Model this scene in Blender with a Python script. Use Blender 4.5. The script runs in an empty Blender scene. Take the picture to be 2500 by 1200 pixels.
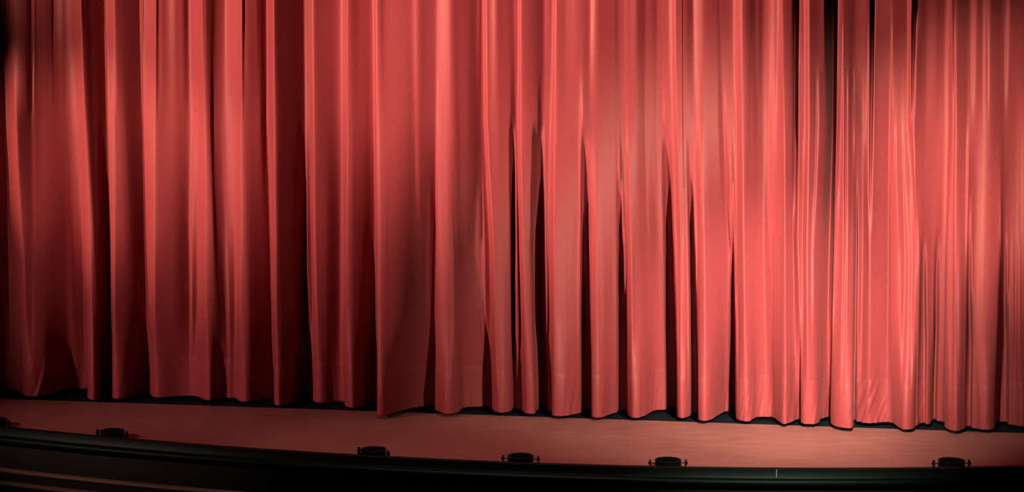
import bpy, bmesh, math, random
import numpy as np
from mathutils import Vector

# ------------------------------------------------------------------ camera
F = 4000.0                       # focal length in pixels of the 2500 px wide frame
HC = 2.35                        # camera height above the stage floor
TH = math.atan(370.0 / F)        # downward tilt
CT, ST = math.cos(TH), math.sin(TH)
sc = bpy.context.scene
C = sc.collection
cam = bpy.data.cameras.new('camera')
camo = bpy.data.objects.new('camera', cam)
C.objects.link(camo)
camo.location = (0, 0, HC)
camo.rotation_euler = (math.pi / 2 - TH, 0, 0)
cam.sensor_width = 36
cam.lens = F / 2500 * 36
cam.clip_end = 200
sc.camera = camo

# ------------------------------------------------------------------ world, lamps, exposure
sc.view_settings.view_transform = 'Standard'
sc.view_settings.look = 'None'
sc.view_settings.gamma = 1
sc.view_settings.exposure = -0.06
sc.view_settings.use_curve_mapping = False
w = bpy.data.worlds.new('world')
sc.world = w
w.use_nodes = True
w.node_tree.nodes['Background'].inputs[0].default_value = (0.50, 0.62, 0.58, 1)
w.node_tree.nodes['Background'].inputs[1].default_value = 0.012

def spot(name, loc, aim, power, ang, blend, radius, col):
    l = bpy.data.lights.new(name, 'SPOT')
    l.energy = power; l.spot_size = math.radians(ang); l.spot_blend = blend
    l.shadow_soft_size = radius; l.color = col
    o = bpy.data.objects.new(name, l); C.objects.link(o)
    o.location = loc
    o.rotation_euler = (Vector(aim) - Vector(loc)).to_track_quat('-Z', 'Y').to_euler()
    return o

def ray(px, py):
    u, v = (px - 1250) / F, (py - 600) / F
    return u, CT - v * ST, -ST - v * CT          # X, Y, Z direction
def on_floor(px, py, z=0.0):
    a, b, c = ray(px, py); t = (z - HC) / c
    return a * t, b * t
def x_at(px, py, Y):                              # X where the sight line of a column meets depth Y
    a, b, c = ray(px, py); return a * Y / b
def z_at(py, Y):
    a, b, c = ray(1250, py); return HC + c * Y / b
def wall_pt(px, py):                              # point of the curtain line plane
    a, b, c = ray(px, py); t = 12.0 / (b + 0.165 * a); return a * t, b * t, HC + c * t

LAMPS = [  # lamp place, aim pixel on the curtain, power, cone, blend, radius, colour
    ('side_spot_left', (-8.2, 9.9, 3.8), (245, 410), 1080, 19, 1.0, 0.05, (1.0, 0.85, 0.6)),
    ('side_spot_high', (-6.6, 8.4, 4.6), (985, -190), 1600, 55, 1.0, 0.05, (1.0, 0.88, 0.68)),
    ('front_spot_right', (1.8, 8.05, 2.0), (1847, 771), 622, 69.9, 1.0, 0.05, (0.81, 1.0, 0.8)),
    ('front_spot_far_right', (1.8, 8.05, 2.0), (2499, 381), 434, 40.6, 1.0, 0.05, (0.88, 1.0, 0.76)),
    ('side_spot_low', (-6.6, 8.2, 2.4), (599, 642), 411, 45.1, 1.0, 0.05, (1.0, 0.78, 0.72)),
    ('side_spot_mid', (-6.0, 8.0, 4.6), (1481, 247), 1788, 28.3, 1.0, 0.05, (1.0, 0.92, 0.76)),
    ('side_spot_far', (-6.0, 8.0, 4.6), (1825, 0), 381, 17.7, 1.0, 0.05, (1.0, 0.88, 0.74)),
    ('front_spot_low', (1.8, 8.05, 2.0), (1917, 868), 606, 39.6, 1.0, 0.05, (0.81, 1.0, 0.8)),
]
for n, loc, px, pw, ang, bl, rad, col in LAMPS:
    spot(n, loc, wall_pt(*px), pw * 2.75, ang, bl, rad, col)
spot('apron_fill_spot', (-.7, 9.0, 6.5), (-.35, 10.25, 0), 750, 36, 1.0, 0.06, (1.0, .80, .66))  # added fill lamp, no known fixture: brightens the middle of the apron floor

# ------------------------------------------------------------------ materials
def mat(name, base, rough=0.6, spec=0.5, sheen=0.0, sheen_tint=(1, 1, 1), noise=None, bump=None, metal=0.0):
    m = bpy.data.materials.new(name); m.use_nodes = True
    nt = m.node_tree; b = nt.nodes['Principled BSDF']
    b.inputs['Base Color'].default_value = (*base, 1)
    b.inputs['Roughness'].default_value = rough
    b.inputs['Specular IOR Level'].default_value = spec
    b.inputs['Metallic'].default_value = metal
    if name == 'red_velvet': b.inputs['Specular Tint'].default_value = (1, .58, .48, 1)
    if sheen:
        b.inputs['Sheen Weight'].default_value = sheen
        b.inputs['Sheen Roughness'].default_value = 0.45
        b.inputs['Sheen Tint'].default_value = (*sheen_tint, 1)
    tc = nt.nodes.new('ShaderNodeTexCoord')
    if noise:
        scale, c2, lo, hi, stretch = noise
        mp = nt.nodes.new('ShaderNodeMapping'); mp.inputs['Scale'].default_value = stretch
        nz = nt.nodes.new('ShaderNodeTexNoise'); nz.inputs['Scale'].default_value = scale
        nz.inputs['Detail'].default_value = 6
        mr = nt.nodes.new('ShaderNodeMapRange')
        mr.inputs['From Min'].default_value = lo; mr.inputs['From Max'].default_value = hi
        mx = nt.nodes.new('ShaderNodeMix'); mx.data_type = 'RGBA'
        mx.inputs['A'].default_value = (*base, 1); mx.inputs['B'].default_value = (*c2, 1)
        L = nt.links.new
        L(tc.outputs['Object'], mp.inputs['Vector']); L(mp.outputs[0], nz.inputs['Vector'])
        L(nz.outputs['Fac'], mr.inputs['Value']); L(mr.outputs[0], mx.inputs['Factor'])
        L(mx.outputs['Result'], b.inputs['Base Color'])
    if bump:
        scale, strength, dist, stretch = bump
        mp = nt.nodes.new('ShaderNodeMapping'); mp.inputs['Scale'].default_value = stretch
        nz = nt.nodes.new('ShaderNodeTexNoise'); nz.inputs['Scale'].default_value = scale
        nz.inputs['Detail'].default_value = 4
        bp = nt.nodes.new('ShaderNodeBump'); bp.inputs['Strength'].default_value = strength
        bp.inputs['Distance'].default_value = dist
        L = nt.links.new
        L(tc.outputs['Object'], mp.inputs['Vector']); L(mp.outputs[0], nz.inputs['Vector'])
        L(nz.outputs['Fac'], bp.inputs['Height']); L(bp.outputs[0], b.inputs['Normal'])
    return m

M_velvet = mat('red_velvet', (0.24, 0.0275, 0.030), 0.48, 0.22, 0.03, (1, .55, .45),
               noise=(60, (0.222, 0.025, 0.028), .35, .65, (1, 1, .5)), bump=(420, .25, .002, (1, 1, 1)))
M_floor = mat('apron_paint', (0.245, 0.066, 0.056), 0.5, 0.3,
              noise=(2.2, (0.205, 0.054, 0.046), .35, .7, (1, 1, 1)), bump=(5, .5, .02, (1, 1.8, 1)))
M_dark = mat('black_stage_boards', (0.0030, 0.0042, 0.0075), 0.7, 0.1, bump=(30, .3, .005, (1, 4, 1)))
M_green = mat('dark_green_paint', (0.0018, 0.0031, 0.0025), 0.5, 0.10, bump=(40, .2, .004, (1, 1, 1)))
M_brown = mat('dark_brown_panel', (0.018, 0.0105, 0.0065), 0.6, 0.15, noise=(6, (0.013, 0.008, 0.0055), .3, .7, (1, 1, 1)))
M_copper = mat('copper_moulding', (0.19, 0.072, 0.046), 0.5, 0.25)
M_black = mat('black_enamel', (0.0022, 0.0026, 0.0022), 0.6, 0.09)
M_tape = mat('white_tape', (0.22, 0.16, 0.145), 0.6, 0.3)
M_seam = mat('dark_red_seam', (0.12, 0.012, 0.014), 0.8, 0.1)
M_thread = mat('red_thread', (0.27, 0.042, 0.040), 0.6, 0.2)
M_glass = mat('black_lens_glass', (0.001, 0.0012, 0.001), 0.9, 0.015)

def obj(name, verts, faces, material, parent=None, smooth=False):
    me = bpy.data.meshes.new(name)
    me.from_pydata([tuple(map(float, v)) for v in verts], [], faces)
    me.materials.append(material)
    if smooth:
        me.polygons.foreach_set('use_smooth', [True] * len(me.polygons))
    me.update()
    o = bpy.data.objects.new(name, me); C.objects.link(o)
    if parent: o.parent = parent
    return o
def tag(o, label=None, cat=None, group=None, kind=None):
    if label: o['label'] = label
    if cat: o['category'] = cat
    if group: o['group'] = group
    if kind: o['kind'] = kind
    return o
def empty(name, loc):
    o = bpy.data.objects.new(name, None); C.objects.link(o); o.location = loc; return o
def grid_faces(nr, nc, flip=False):
    f = []
    for r in range(nr - 1):
        for c in range(nc - 1):
            a = r * nc + c
            q = (a, a + 1, a + nc + 1, a + nc)
            f.append(q[::-1] if flip else q)
    return f

# ------------------------------------------------------------------ stage lip curve (world), floor
lip_px = [(-500, 976), (-250, 1011), (0, 1040), (200, 1059), (400, 1077), (650, 1095), (900, 1111), (1100, 1121), (1300, 1130),
          (1500, 1136), (1700, 1140), (1900, 1142), (2050, 1142), (2250, 1140), (2500, 1136), (2750, 1128), (3000, 1116)]
LIPZ = 0.035
lw = np.array([on_floor(x, y, LIPZ) for x, y in lip_px])
pc = np.polyfit(lw[:, 0], lw[:, 1], 4)
LX = np.linspace(-5.2, 4.8, 161)
LY = np.polyval(pc, LX)
dY = np.polyval(np.polyder(pc), LX)
NX, NY = dY / np.sqrt(1 + dY ** 2), -1 / np.sqrt(1 + dY ** 2)     # outward (towards the house)
def sweep(name, prof, material, parent=None, smooth=True, i0=0, i1=None):
    """sweep a closed profile of (outward, z) along the stage lip"""
    sl = slice(i0, i1)
    v = []; n = len(prof); xs, ys, nx, ny = LX[sl], LY[sl], NX[sl], NY[sl]
    for x, y, a, b in zip(xs, ys, nx, ny):
        for o_, z in prof: v.append((x + a * o_, y + b * o_, z))
    m = len(xs); f = []
    for i in range(m - 1):
        for k in range(n):
            k2 = (k + 1) % n
            f.append((i * n + k, i * n + k2, (i + 1) * n + k2, (i + 1) * n + k))
    f.append(tuple(range(n))[::-1]); f.append(tuple((m - 1) * n + k for k in range(n)))
    o = obj(name, v, f, material, parent, smooth)
    if smooth:
        md = o.modifiers.new('edge', 'EDGE_SPLIT'); md.split_angle = math.radians(40)
    return o

line_px = [(0, 973), (400, 985), (800, 998), (1250, 1015), (1700, 1031), (2100, 1044), (2500, 1055)]
fl = np.array([on_floor(x, y) for x, y in line_px])
lc = np.polyfit(fl[:, 0], fl[:, 1], 1)          # edge of the black boards under the curtain
# apron floor: between board edge and lip
nv = 24
v = []
for t in np.linspace(0, 1, nv):
    for x, y in zip(LX, LY):
        yb = np.polyval(lc, x)
        v.append((x, yb + (y + 0.03 - yb) * t, 0.0))
o = obj('floor', v, grid_faces(nv, len(LX), True), M_floor, None, True)
tag(o, 'reddish brown painted stage apron floor in front of the curtain', 'floor', kind='structure')
xs = (-5.2, 4.8)
v = [(xs[0], np.polyval(lc, xs[0]), 0), (xs[1], np.polyval(lc, xs[1]), 0), (xs[1], np.polyval(lc, xs[1]) + 5, 0), (xs[0], np.polyval(lc, xs[0]) + 5, 0)]
o = obj('floor_backstage', v, [(0, 1, 2, 3)], M_dark)
tag(o, 'black stage boards under and behind the red curtain', 'floor', kind='structure')

# ------------------------------------------------------------------ curtain
# hem outline traced as plan of the folds: column, row of the hem; third value marks cloth tucked behind a fold
HEM = [(0,950),(15,947),(30,947),(40,950),(52,953),(57,960),(66,964),(80,965),(95,964),(112,962),(130,957),(150,952),(170,948),(190,947),
 (207,946),(219,947),(217,958),(214,966),(218,971),(227,974),(237,972),(244,967),(250,957),(262,955),(275,956),(280,961),(275,966),(278,970),(287,971),(300,970),(312,968),
 (324,965),(333,960),(342,957),(355,957),(366,958),(370,963),(377,967),(387,968),(405,967),(430,965),(450,964),(470,964),(486,967),(500,973),(510,975),(520,974),
 (532,971),(546,969),(562,969),(576,969),(581,974),(589,977),(600,978),(612,977),(624,975),(642,972),(660,969),(674,969),(675,977),(669,982),(676,987),(686,987),
 (701,984),(715,980),(727,973),(735,970),(746,970),(760,974),(770,979),(782,981),(796,980),(812,978),(826,977),(839,978),(842,986),(849,991),(859,993),(872,991),
 (886,987),(894,980),(903,977),(918,977),(927,980),(926,993),(921,1003),(922,1010),(931,1012),(946,1010),(962,1006),(981,1000),(1001,995),(1021,991),(1042,989),(1062,988),
 (1068,992),(1062,997),(1069,1001),(1081,1005),(1096,1008),(1110,1006),(1120,1003),(1126,996),(1134,992),(1152,991),(1172,990),(1190,989),(1199,992),(1203,998),(1211,1003),
 (1226,1005),(1241,1003),(1250,999),(1257,997),(1268,997),(1277,1001),(1283,1006),(1293,1008),(1305,1007),(1315,1002),(1322,996),(1334,993),(1341,996),(1337,1000),(1348,1002),
 (1347,1009),(1353,1013),(1363,1014),(1381,1013),(1401,1009),(1421,1005),(1438,1003),(1450,1003),(1449,1010),(1444,1014),(1452,1017),(1464,1017),(1474,1015),(1484,1011),(1496,1007),(1510,1004),
 (1521,1004),(1530,1008),(1541,1016),(1551,1018),(1562,1017),(1574,1012),(1584,1007),(1592,1002),(1602,999),(1616,998),(1632,998),(1644,999),(1657,1001),(1657,1009),(1653,1014),(1662,1018),
 (1673,1017),(1686,1013),(1700,1012),(1709,1013),(1707,1018),(1705,1022),(1718,1025),(1732,1023),(1745,1017),(1758,1009),(1769,1003),(1782,1001),(1798,1002),(1799,1011),(1795,1017),(1804,1023),
 (1818,1026),(1828,1026),(1838,1022),(1847,1017),(1861,1015),(1879,1015),(1890,1018),(1900,1025),(1909,1031),(1918,1033),(1928,1030),(1937,1025),(1946,1022),(1957,1021),(1960,1024),(1955,1028),(1962,1032),
 (1972,1033),(1985,1033),(1996,1031),(2002,1026),(2003,1021),(2012,1018),(2029,1015),(2034,1019),(2028,1029),(2034,1035),(2045,1039),(2061,1042),(2077,1043),(2085,1040),(2083,1033),(2080,1028),(2090,1026),
 (2104,1028),(2120,1031),(2135,1030),(2151,1028),(2169,1028),(2181,1031),(2191,1038),(2205,1045),(2218,1046),(2230,1044),(2235,1040),(2233,1037),(2242,1037),(2256,1035),(2271,1032),(2274,1028),(2278,1026),(2284,1025),(2296,1026),
 (2306,1029),(2307,1038),(2314,1045),(2325,1048),(2336,1050),(2345,1048),(2353,1045),(2364,1043),(2381,1043),(2399,1046),(2414,1047),(2427,1044),(2432,1038),(2437,1034),(2448,1033),(2466,1034),(2482,1036),(2500,1038)]
rng = random.Random(7)
def extra(x0, x1, base0, base1):
    out = []; x = x0; k = 0
    while x < x1 - 25:
        t = (x - x0) / (x1 - x0); b = base0 + (base1 - base0) * t
        out.append((x, b + (9 if k % 2 else -9) + rng.uniform(-3, 3))); x += rng.uniform(34, 62); k += 1
    return out
HEMX = extra(-1000, -25, 915, 951) + HEM + extra(2545, 3300, 1042, 1062)
HEMZ = 0.035
# fold lines: column of the same fold at rows 0, 300, 600 and at the hem
ROWS = (0, 300, 600, 960)
WARP = [(-1000, -1000, -1000, -1000), (-60, -55, -50, -45), (10, 16, 25, 32), (25, 38, 48, 57), (80, 80, 81, 88), (160, 165, 180, 190), (190, 198, 206, 213), (203, 215, 228, 240), (259, 264, 271, 274), (290, 300, 318, 324),
 (347, 351, 355, 368), (377, 377, 377, 381), (435, 440, 445, 450), (470, 472, 468, 470), (487, 494, 499, 501), (522, 520, 530, 548), (580, 581, 580, 580), (644, 645, 652, 660), (655, 657, 663, 668),
 (741, 743, 744, 738), (760, 762, 766, 776), (843, 843, 840, 837), (850, 850, 850, 858), (913, 915, 917, 919), (1012, 1017, 1021, 1022), (1066, 1065, 1064, 1060), (1100, 1103, 1110, 1118), (1172, 1170, 1160, 1180), (1178, 1180, 1196, 1203),
 (1240, 1240, 1246, 1252), (1262, 1263, 1266, 1273), (1300, 1299, 1301, 1316), (1328, 1328, 1330, 1337), (1348, 1346, 1343, 1347), (1420, 1420, 1420, 1424), (1442, 1440, 1440, 1443), (1505, 1507, 1510, 1510),
 (1535, 1535, 1540, 1542), (1612, 1612, 1622, 1630), (1640, 1643, 1650, 1652), (1675, 1676, 1681, 1686), (1692, 1695, 1700, 1703), (1765, 1772, 1785, 1782), (1790, 1791, 1793, 1794), (1862, 1860, 1862, 1870), (1908, 1909, 1908, 1908), (1935, 1938, 1942, 1946), (1950, 1950, 1951, 1954),
 (2015, 2018, 2004, 2002), (2045, 2042, 2036, 2027), (2086, 2086, 2088, 2085), (2127, 2125, 2123, 2118), (2185, 2185, 2185, 2185), (2226, 2226, 2245, 2236), (2260, 2258, 2255, 2256), (2306, 2305, 2292, 2284), (2330, 2332, 2330, 2330), (2368, 2366, 2365, 2362),
 (2398, 2398, 2385, 2382), (2438, 2440, 2442, 2432), (2466, 2462, 2458, 2456), (2500, 2500, 2500, 2500), (3300, 3300, 3300, 3300)]
WARP = np.array(WARP, float)
def warp(xh, py):
    cols = [np.interp(xh, WARP[:, 3], WARP[:, k]) for k in range(4)]
    if py <= 0: return cols[0]
    for k in range(3):
        if py <= ROWS[k + 1] or k == 2:
            t = min(1.0, (py - ROWS[k]) / (ROWS[k + 1] - ROWS[k]))
            return cols[k] * (1 - t) + cols[k + 1] * t
# >>> fold plans: depth of the cloth beyond 10 m (0.1 mm steps, differences) every 2 columns at seven heights
FOLD_ROWS = (40, 170, 300, 430, 560, 680, 800)
FOLDS = [
 "27679 3 6 11 14 19 24 32 38 40 31 15 -6 -25 -44 -60 -76 -89 -104 -167 -167 -157 -140 -113 -112 -108 -103 -94 -83 -72 -58 -45 -30 -16 -3 7 17 25 29 43 71 99 130 92 69 -198 -181 41 39 32 23 10 10 10 12 13 15 15 14 14 13 13 18 19 20 22 23 24 26 27 28 30 31 36 91 79 24 -36 13 8 5 0 -3 -4 -6 -7 -6 -6 -14 -3 4 12 10 9 8 7 2 -6 -18 -30 -40 -52 -66 -84 -107 -137 -161 -183 -205 -221 -236 -253 -274 -287 17 18 21 24 27 30 31 85 89 92 90 90 86 85 85 87 90 91 92 91 92 87 103 -1136 -8 -20 -25 -30 -33 -34 -35 -35 -35 -35 -35 -37 -38 -37 -30 -7 7 13 17 20 21 21 22 22 23 46 47 49 49 52 52 53 54 54 56 57 58 58 60 59 61 62 62 63 63 -320 -317 34 -83 -110 -126 -132 -134 -126 -120 7 68 50 38 27 -4 3 7 12 14 16 16 17 15 13 11 8 4 1 -2 -5 -7 -8 -8 -7 -5 -1 2 6 10 14 16 18 18 17 34 55 80 108 62 42 -185 -171 -70 -61 -53 -51 -48 -47 -49 -49 -51 -54 -59 -63 -68 -74 -81 -91 -110 -138 -157 17 15 13 11 7 11 18 22 26 28 29 29 30 31 31 32 33 33 36 36 78 61 48 46 43 41 30 8 -124 -118 -109 -105 -105 -109 -110 -108 -102 -98 -95 -92 -86 -75 13 62 46 34 24 1 5 9 12 13 15 15 16 16 16 17 17 18 19 20 13 18 21 26 30 30 32 32 34 34 37 37 38 39 59 54 45 -402 -388 -362 -338 -320 -310 21 38 42 44 46 46 47 46 47 46 47 46 46 47 47 47 48 48 48 49 49 49 49 49 49 49 49 49 51 48 13 1 -5 -4 -6 -5 -6 -7 -5 -4 -2 -3 -10 -116 -126 -134 -136 -137 -133 -123 -4 12 21 24 25 24 23 24 23 23 23 23 23 23 22 23 22 22 20 17 16 13 11 2 -9 -22 -31 -151 -163 -170 -170 -165 -156 -142 -126 -107 -90 -72 -1 1 5 9 15 18 22 24 24 24 24 25 25 23 22 19 18 18 18 17 18 18 18 18 17 18 16 15 11 3 -5 -12 -759 -749 -729 -5 -2 1 4 9 12 15 17 14 12 8 6 5 4 4 3 3 2 2 1 1 0 1 1 1 2 1 3 2 3 3 3 3 4 3 4 4 4 4 4 4 4 2 1 -1 -3 -5 -10 -13 -19 -14 -4 7 13 17 20 19 17 16 15 14 13 12 12 12 11 4 -7 -8 -10 -10 -11 -11 -12 -13 -13 -13 -14 -13 -14 -14 -14 -14 -14 -13 -14 -13 -12 -12 -12 -12 -11 -10 -9 -7 -4 -3 0 6 12 15 16 15 15 16 14 15 14 14 15 15 15 16 16 17 19 20 22 23 24 25 25 26 22 15 10 7 12 9 9 8 6 4 2 1 1 -1 0 -2 -4 -243 -249 -252 -2 -2 -6 -11 -17 -25 -31 -32 -22 -9 4 12 14 13 13 12 11 11 10 12 12 12 13 14 16 17 14 7 0 -1 -3 -4 -7 -144 -149 -153 -154 -3 -1 0 3 3 5 5 5 6 6 7 7 8 9 10 11 17 19 21 22 23 24 25 26 27 23 6 -21 -19 -8 -4 -17 -158 -158 -155 -151 -10 -7 -4 -2 -2 -1 -1 -1 -1 1 -1 -2 -4 -6 -9 -11 -11 -13 -12 -12 -13 -13 -14 -14 -13 -12 -10 -9 -8 -7 -6 -5 -4 -3 -2 -1 0 2 3 4 5 1 -8 -25 -37 -37 -34 -30 -24 -17 -11 -7 -3 -1 2 4 4 4 4 4 4 3 4 3 3 3 3 3 3 3 2 3 2 4 6 7 8 10 7 1 -3 -3 -3 -3 -4 -5 -9 -11 -14 -13 -11 -9 -9 -10 -10 -11 -11 -12 -13 -13 -12 -10 -6 -3 2 7 10 10 11 11 11 11 12 11 10 8 4 1 -1 0 0 1 1 2 3 3 5 6 8 9 8 4 -3 -5 -6 -7 -7 -12 -12 -14 -14 -13 -12 -13 -19 -32 -48 -63 -76 -85 -86 -76 -12 -5 -5 -6 -5 -6 -5 -5 -4 -4 -2 1 3 7 10 11 11 12 11 11 5 -12 -28 -33 -35 -32 -30 -27 -25 -25 -24 -23 -22 -16 -12 -6 -4 -2 -2 -1 0 0 1 1 2 2 2 3 3 3 3 4 4 8 9 8 1 0 0 2 3 6 5 3 3 -3 -22 -38 -53 -60 -68 -72 -76 -76 -73 -64 -51 -34 -19 -8 -1 0 4 5 8 9 11 13 14 16 16 17 16 16 14 12 9 5 4 8 13 14 15 15 12 4 -3 -9 -13 -17 -22 -27 -30 -33 -36 -38 -31 -26 -28 -34 -53 -61 -254 -285 -288 -7 -2 -1 1 0 2 2 3 3 3 4 4 5 5 5 5 7 49 2383 -32 -212 -1653 -629 -22 -16 -18 -24 -28 -370 -365 -10 6 11 12 12 11 12 11 10 8 5 3 0 -3 0 2572 568 245 265 305 309 302 290 284 -417 -416 -460 -1339 -2187 -302 -17 -14 -14 -13 -12 -8 -6 -4 -1 1 2 3 2 3 3 3 3 4 4 4 5 4 5 5 4 5 4 5 0 -7 -9 -10 -11 -13 -14 -16 -18 -20 -14 -7 -6 -11 -11 160 1113 302 -193 -1156 -57 -57 -9 -7 -8 -6 -7 -7 -7 -9 -9 -9 -10 -10 -9 -11 -10 -11 -11 -11 -12 -12 -14 -16 -18 -14 -7 -4 -5 -5 -3 -3 -3 -2 -2 -2 -2 -1 -2 -2 -1 -2 -2 -3 -2 -3 -5 -10 -19 -69 -93 -103 -107 -99 -22 941 462 -1162 -64 -19 -2 3 7 9 10 1 -10 -12 -13 -12 -11 -10 -6 3 8 8 9 10 6 -1 -5 -7 -9 -11 -12 -14 -15 -20 -32 -61 -92 -115 -134 -148 -156 1 1 2 2 2 2 2 -6 -16 -5 6 10 11 11 13 13 14 14 14 14 14 12 9 -7 -28 -37 -39 -29 -6 13 19 19 9 -4 -9 -12 -12 -11 -9 -9 -9 -9 -10 -7 -1 6 11 18 20 22 23 25 26 27 28 29 31 33 41 38 29 20 11 1 -8 -19 -26 -27 -15 0 9 13 16 16 18 18 19 20 21 21 22 20 21 21 21 22 23 24 26 28 31 32",
 "27655 12 14 16 16 16 14 15 51 56 53 0 -8 -17 -38 -63 -79 -84 -97 -171 -169 -159 -139 -113 -111 -107 -101 -92 -83 -71 -57 -45 -31 -18 -7 4 12 19 24 35 55 73 90 59 39 -174 8 20 22 19 18 12 12 12 13 12 13 13 14 13 12 13 12 13 13 14 13 14 14 13 14 13 14 14 21 21 20 18 16 16 15 15 14 14 12 12 10 9 12 12 12 16 8 9 7 5 4 -2 -10 -20 -30 -41 -57 -75 -102 -136 -191 -208 -218 -223 -227 -232 -235 -235 8 11 13 15 17 22 26 74 81 85 84 82 77 75 77 80 83 87 87 87 87 87 83 -1041 -4 -23 -29 -32 -35 -36 -37 -37 -36 -32 -28 -26 -24 -15 -7 1 4 9 11 13 14 16 15 16 18 32 36 41 43 45 47 49 49 51 51 52 52 53 53 53 54 53 54 53 53 -219 -217 -56 -89 -112 -124 -131 -131 -120 -24 -2 48 36 25 17 -6 -1 2 6 8 10 10 10 10 9 7 6 3 2 0 -2 -3 -3 -3 -2 0 1 4 5 9 10 11 13 12 10 23 39 55 74 36 7 -98 -100 -73 -59 -52 -48 -46 -46 -46 -49 -51 -56 -60 -65 -70 -76 -81 -87 -92 -94 -88 -4 -1 1 1 3 5 9 14 16 19 20 21 22 25 27 29 31 30 30 28 69 53 43 38 31 26 11 -15 -60 -80 -92 -98 -103 -108 -111 -109 -97 -92 -90 -89 -85 -9 1 40 30 22 17 -2 3 6 9 11 13 15 16 17 18 18 19 19 20 20 18 18 18 19 21 23 25 28 30 34 36 40 40 42 55 53 44 -393 -382 -362 -336 -308 -284 11 28 37 42 44 45 46 46 47 46 47 47 47 47 47 48 48 48 49 49 50 50 50 49 50 50 51 50 51 49 16 3 -7 -9 -8 -8 -9 -8 -7 -6 -3 -3 -7 -113 -124 -131 -135 -138 -136 -129 -5 7 17 22 22 24 24 25 25 25 25 25 26 25 26 26 26 26 23 22 19 15 9 1 -9 -17 -23 -169 -173 -175 -172 -165 -157 -144 -126 -104 -77 -54 -1 0 3 6 10 14 17 19 20 21 21 22 21 21 20 19 18 18 18 19 20 20 22 21 22 20 19 17 13 7 1 -6 -813 -808 -588 -10 -7 -4 0 4 6 9 9 8 7 4 4 3 3 3 2 2 1 1 1 1 0 0 1 1 1 1 2 2 2 3 3 3 3 4 4 4 4 5 7 7 7 6 4 3 0 -5 -9 -14 -16 -9 2 11 13 16 17 16 15 14 14 12 13 12 12 11 11 6 -7 -11 -12 -12 -13 -12 -13 -13 -13 -13 -14 -13 -13 -13 -13 -13 -13 -14 -12 -13 -12 -12 -11 -11 -11 -10 -8 -7 -4 -4 -1 5 9 12 15 16 17 16 14 13 13 12 13 13 13 13 13 15 17 19 21 23 24 24 24 26 24 22 22 19 19 10 9 8 8 5 4 3 1 1 0 0 -4 -249 -252 -250 -5 -4 -6 -10 -16 -19 -23 -21 -17 -11 -4 2 7 7 7 6 6 6 5 5 7 6 7 8 14 18 20 16 10 2 -2 -7 -11 -131 -134 -127 -110 -9 -7 -4 -3 -2 -1 0 0 1 1 3 3 3 5 5 6 11 14 16 18 20 21 22 22 23 18 1 -15 -16 -13 -19 -36 -115 -123 -119 -104 -20 -14 -10 -9 -7 -7 -6 -5 -6 -5 -5 -7 -8 -8 -11 -11 -11 -12 -12 -12 -12 -13 -13 -13 -12 -13 -12 -11 -12 -11 -12 -11 -11 -11 -8 -4 -1 1 1 3 2 -3 -11 -20 -23 -23 -22 -21 -18 -15 -11 -8 -6 -3 -1 1 2 2 2 3 2 2 2 3 2 3 2 2 3 2 2 3 2 3 6 8 8 7 6 4 3 0 -2 -4 -5 -6 -9 -12 -12 -12 -10 -9 -8 -8 -9 -9 -10 -10 -11 -10 -9 -7 -4 -1 3 7 10 10 11 12 12 12 13 12 11 9 4 1 0 0 0 1 1 2 2 4 4 7 7 9 8 3 -2 -5 -6 -6 -8 -12 -14 -15 -16 -13 -12 -12 -19 -33 -48 -61 -71 -81 -86 -81 -15 -8 -7 -7 -7 -7 -7 -6 -5 -4 -3 0 3 7 9 11 11 11 11 11 3 -15 -30 -36 -37 -36 -34 -28 -25 -24 -21 -20 -18 -14 -10 -5 -2 -1 -1 0 0 1 0 2 2 2 2 2 2 2 2 5 9 12 14 11 6 2 0 -1 -2 -3 -3 1 1 -2 -20 -43 -51 -56 -62 -69 -74 -80 -81 -80 -74 -63 -20 -6 1 3 7 9 12 13 16 17 19 21 20 19 20 21 22 19 16 13 12 14 18 18 19 19 16 11 -2 -11 -14 -20 -25 -35 -44 -49 -51 -47 -38 -29 -28 -36 -106 -130 -196 -203 -191 -154 6 7 7 8 8 9 9 10 10 12 12 14 14 16 23 65 730 1456 -147 -368 -1969 14 -1 -1 -1 1 3 -456 -457 11 22 26 26 26 25 24 23 21 20 19 20 22 23 29 183 2125 893 281 255 264 271 273 273 -409 -422 -599 -1991 -1531 -6 -4 -3 -3 -3 -1 1 2 -152 5 7 8 7 7 8 7 8 8 10 10 12 13 14 13 11 10 7 5 7 7 2 1 -2 -3 -3 -5 -5 -7 -9 -4 -1 -2 -161 3 493 818 142 -725 -664 9 1 3 1 1 0 0 -1 -1 -2 -2 -2 -2 -3 -2 -3 -3 -2 -3 -3 -3 -3 -6 -9 -85 -88 -3 0 -1 -1 -1 -1 -1 -1 0 -1 -1 -1 -1 -2 -2 -1 -1 -1 -1 1 -1 -2 -8 -100 -108 -117 -116 -24 452 190 -653 -105 57 43 37 33 27 23 28 5 -3 -7 -7 -6 -6 -5 1 11 16 13 12 13 7 -1 -9 -14 -14 -12 -9 -8 -10 -30 -54 -78 -99 -113 -120 -119 -112 -95 9 11 10 11 10 -87 -92 11 17 22 24 22 21 22 22 23 23 24 23 19 11 7 8 -4 -94 -94 -1 13 24 26 25 17 4 -1 -56 -55 2 4 4 6 6 -95 8 12 16 20 22 24 25 24 25 26 26 27 29 30 32 38 37 34 30 27 22 11 -51 -51 -45 -6 14 17 18 20 19 17 18 17 17 18 19 18 16 14 13 17 17 17 18 19 22 23 26",
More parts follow.
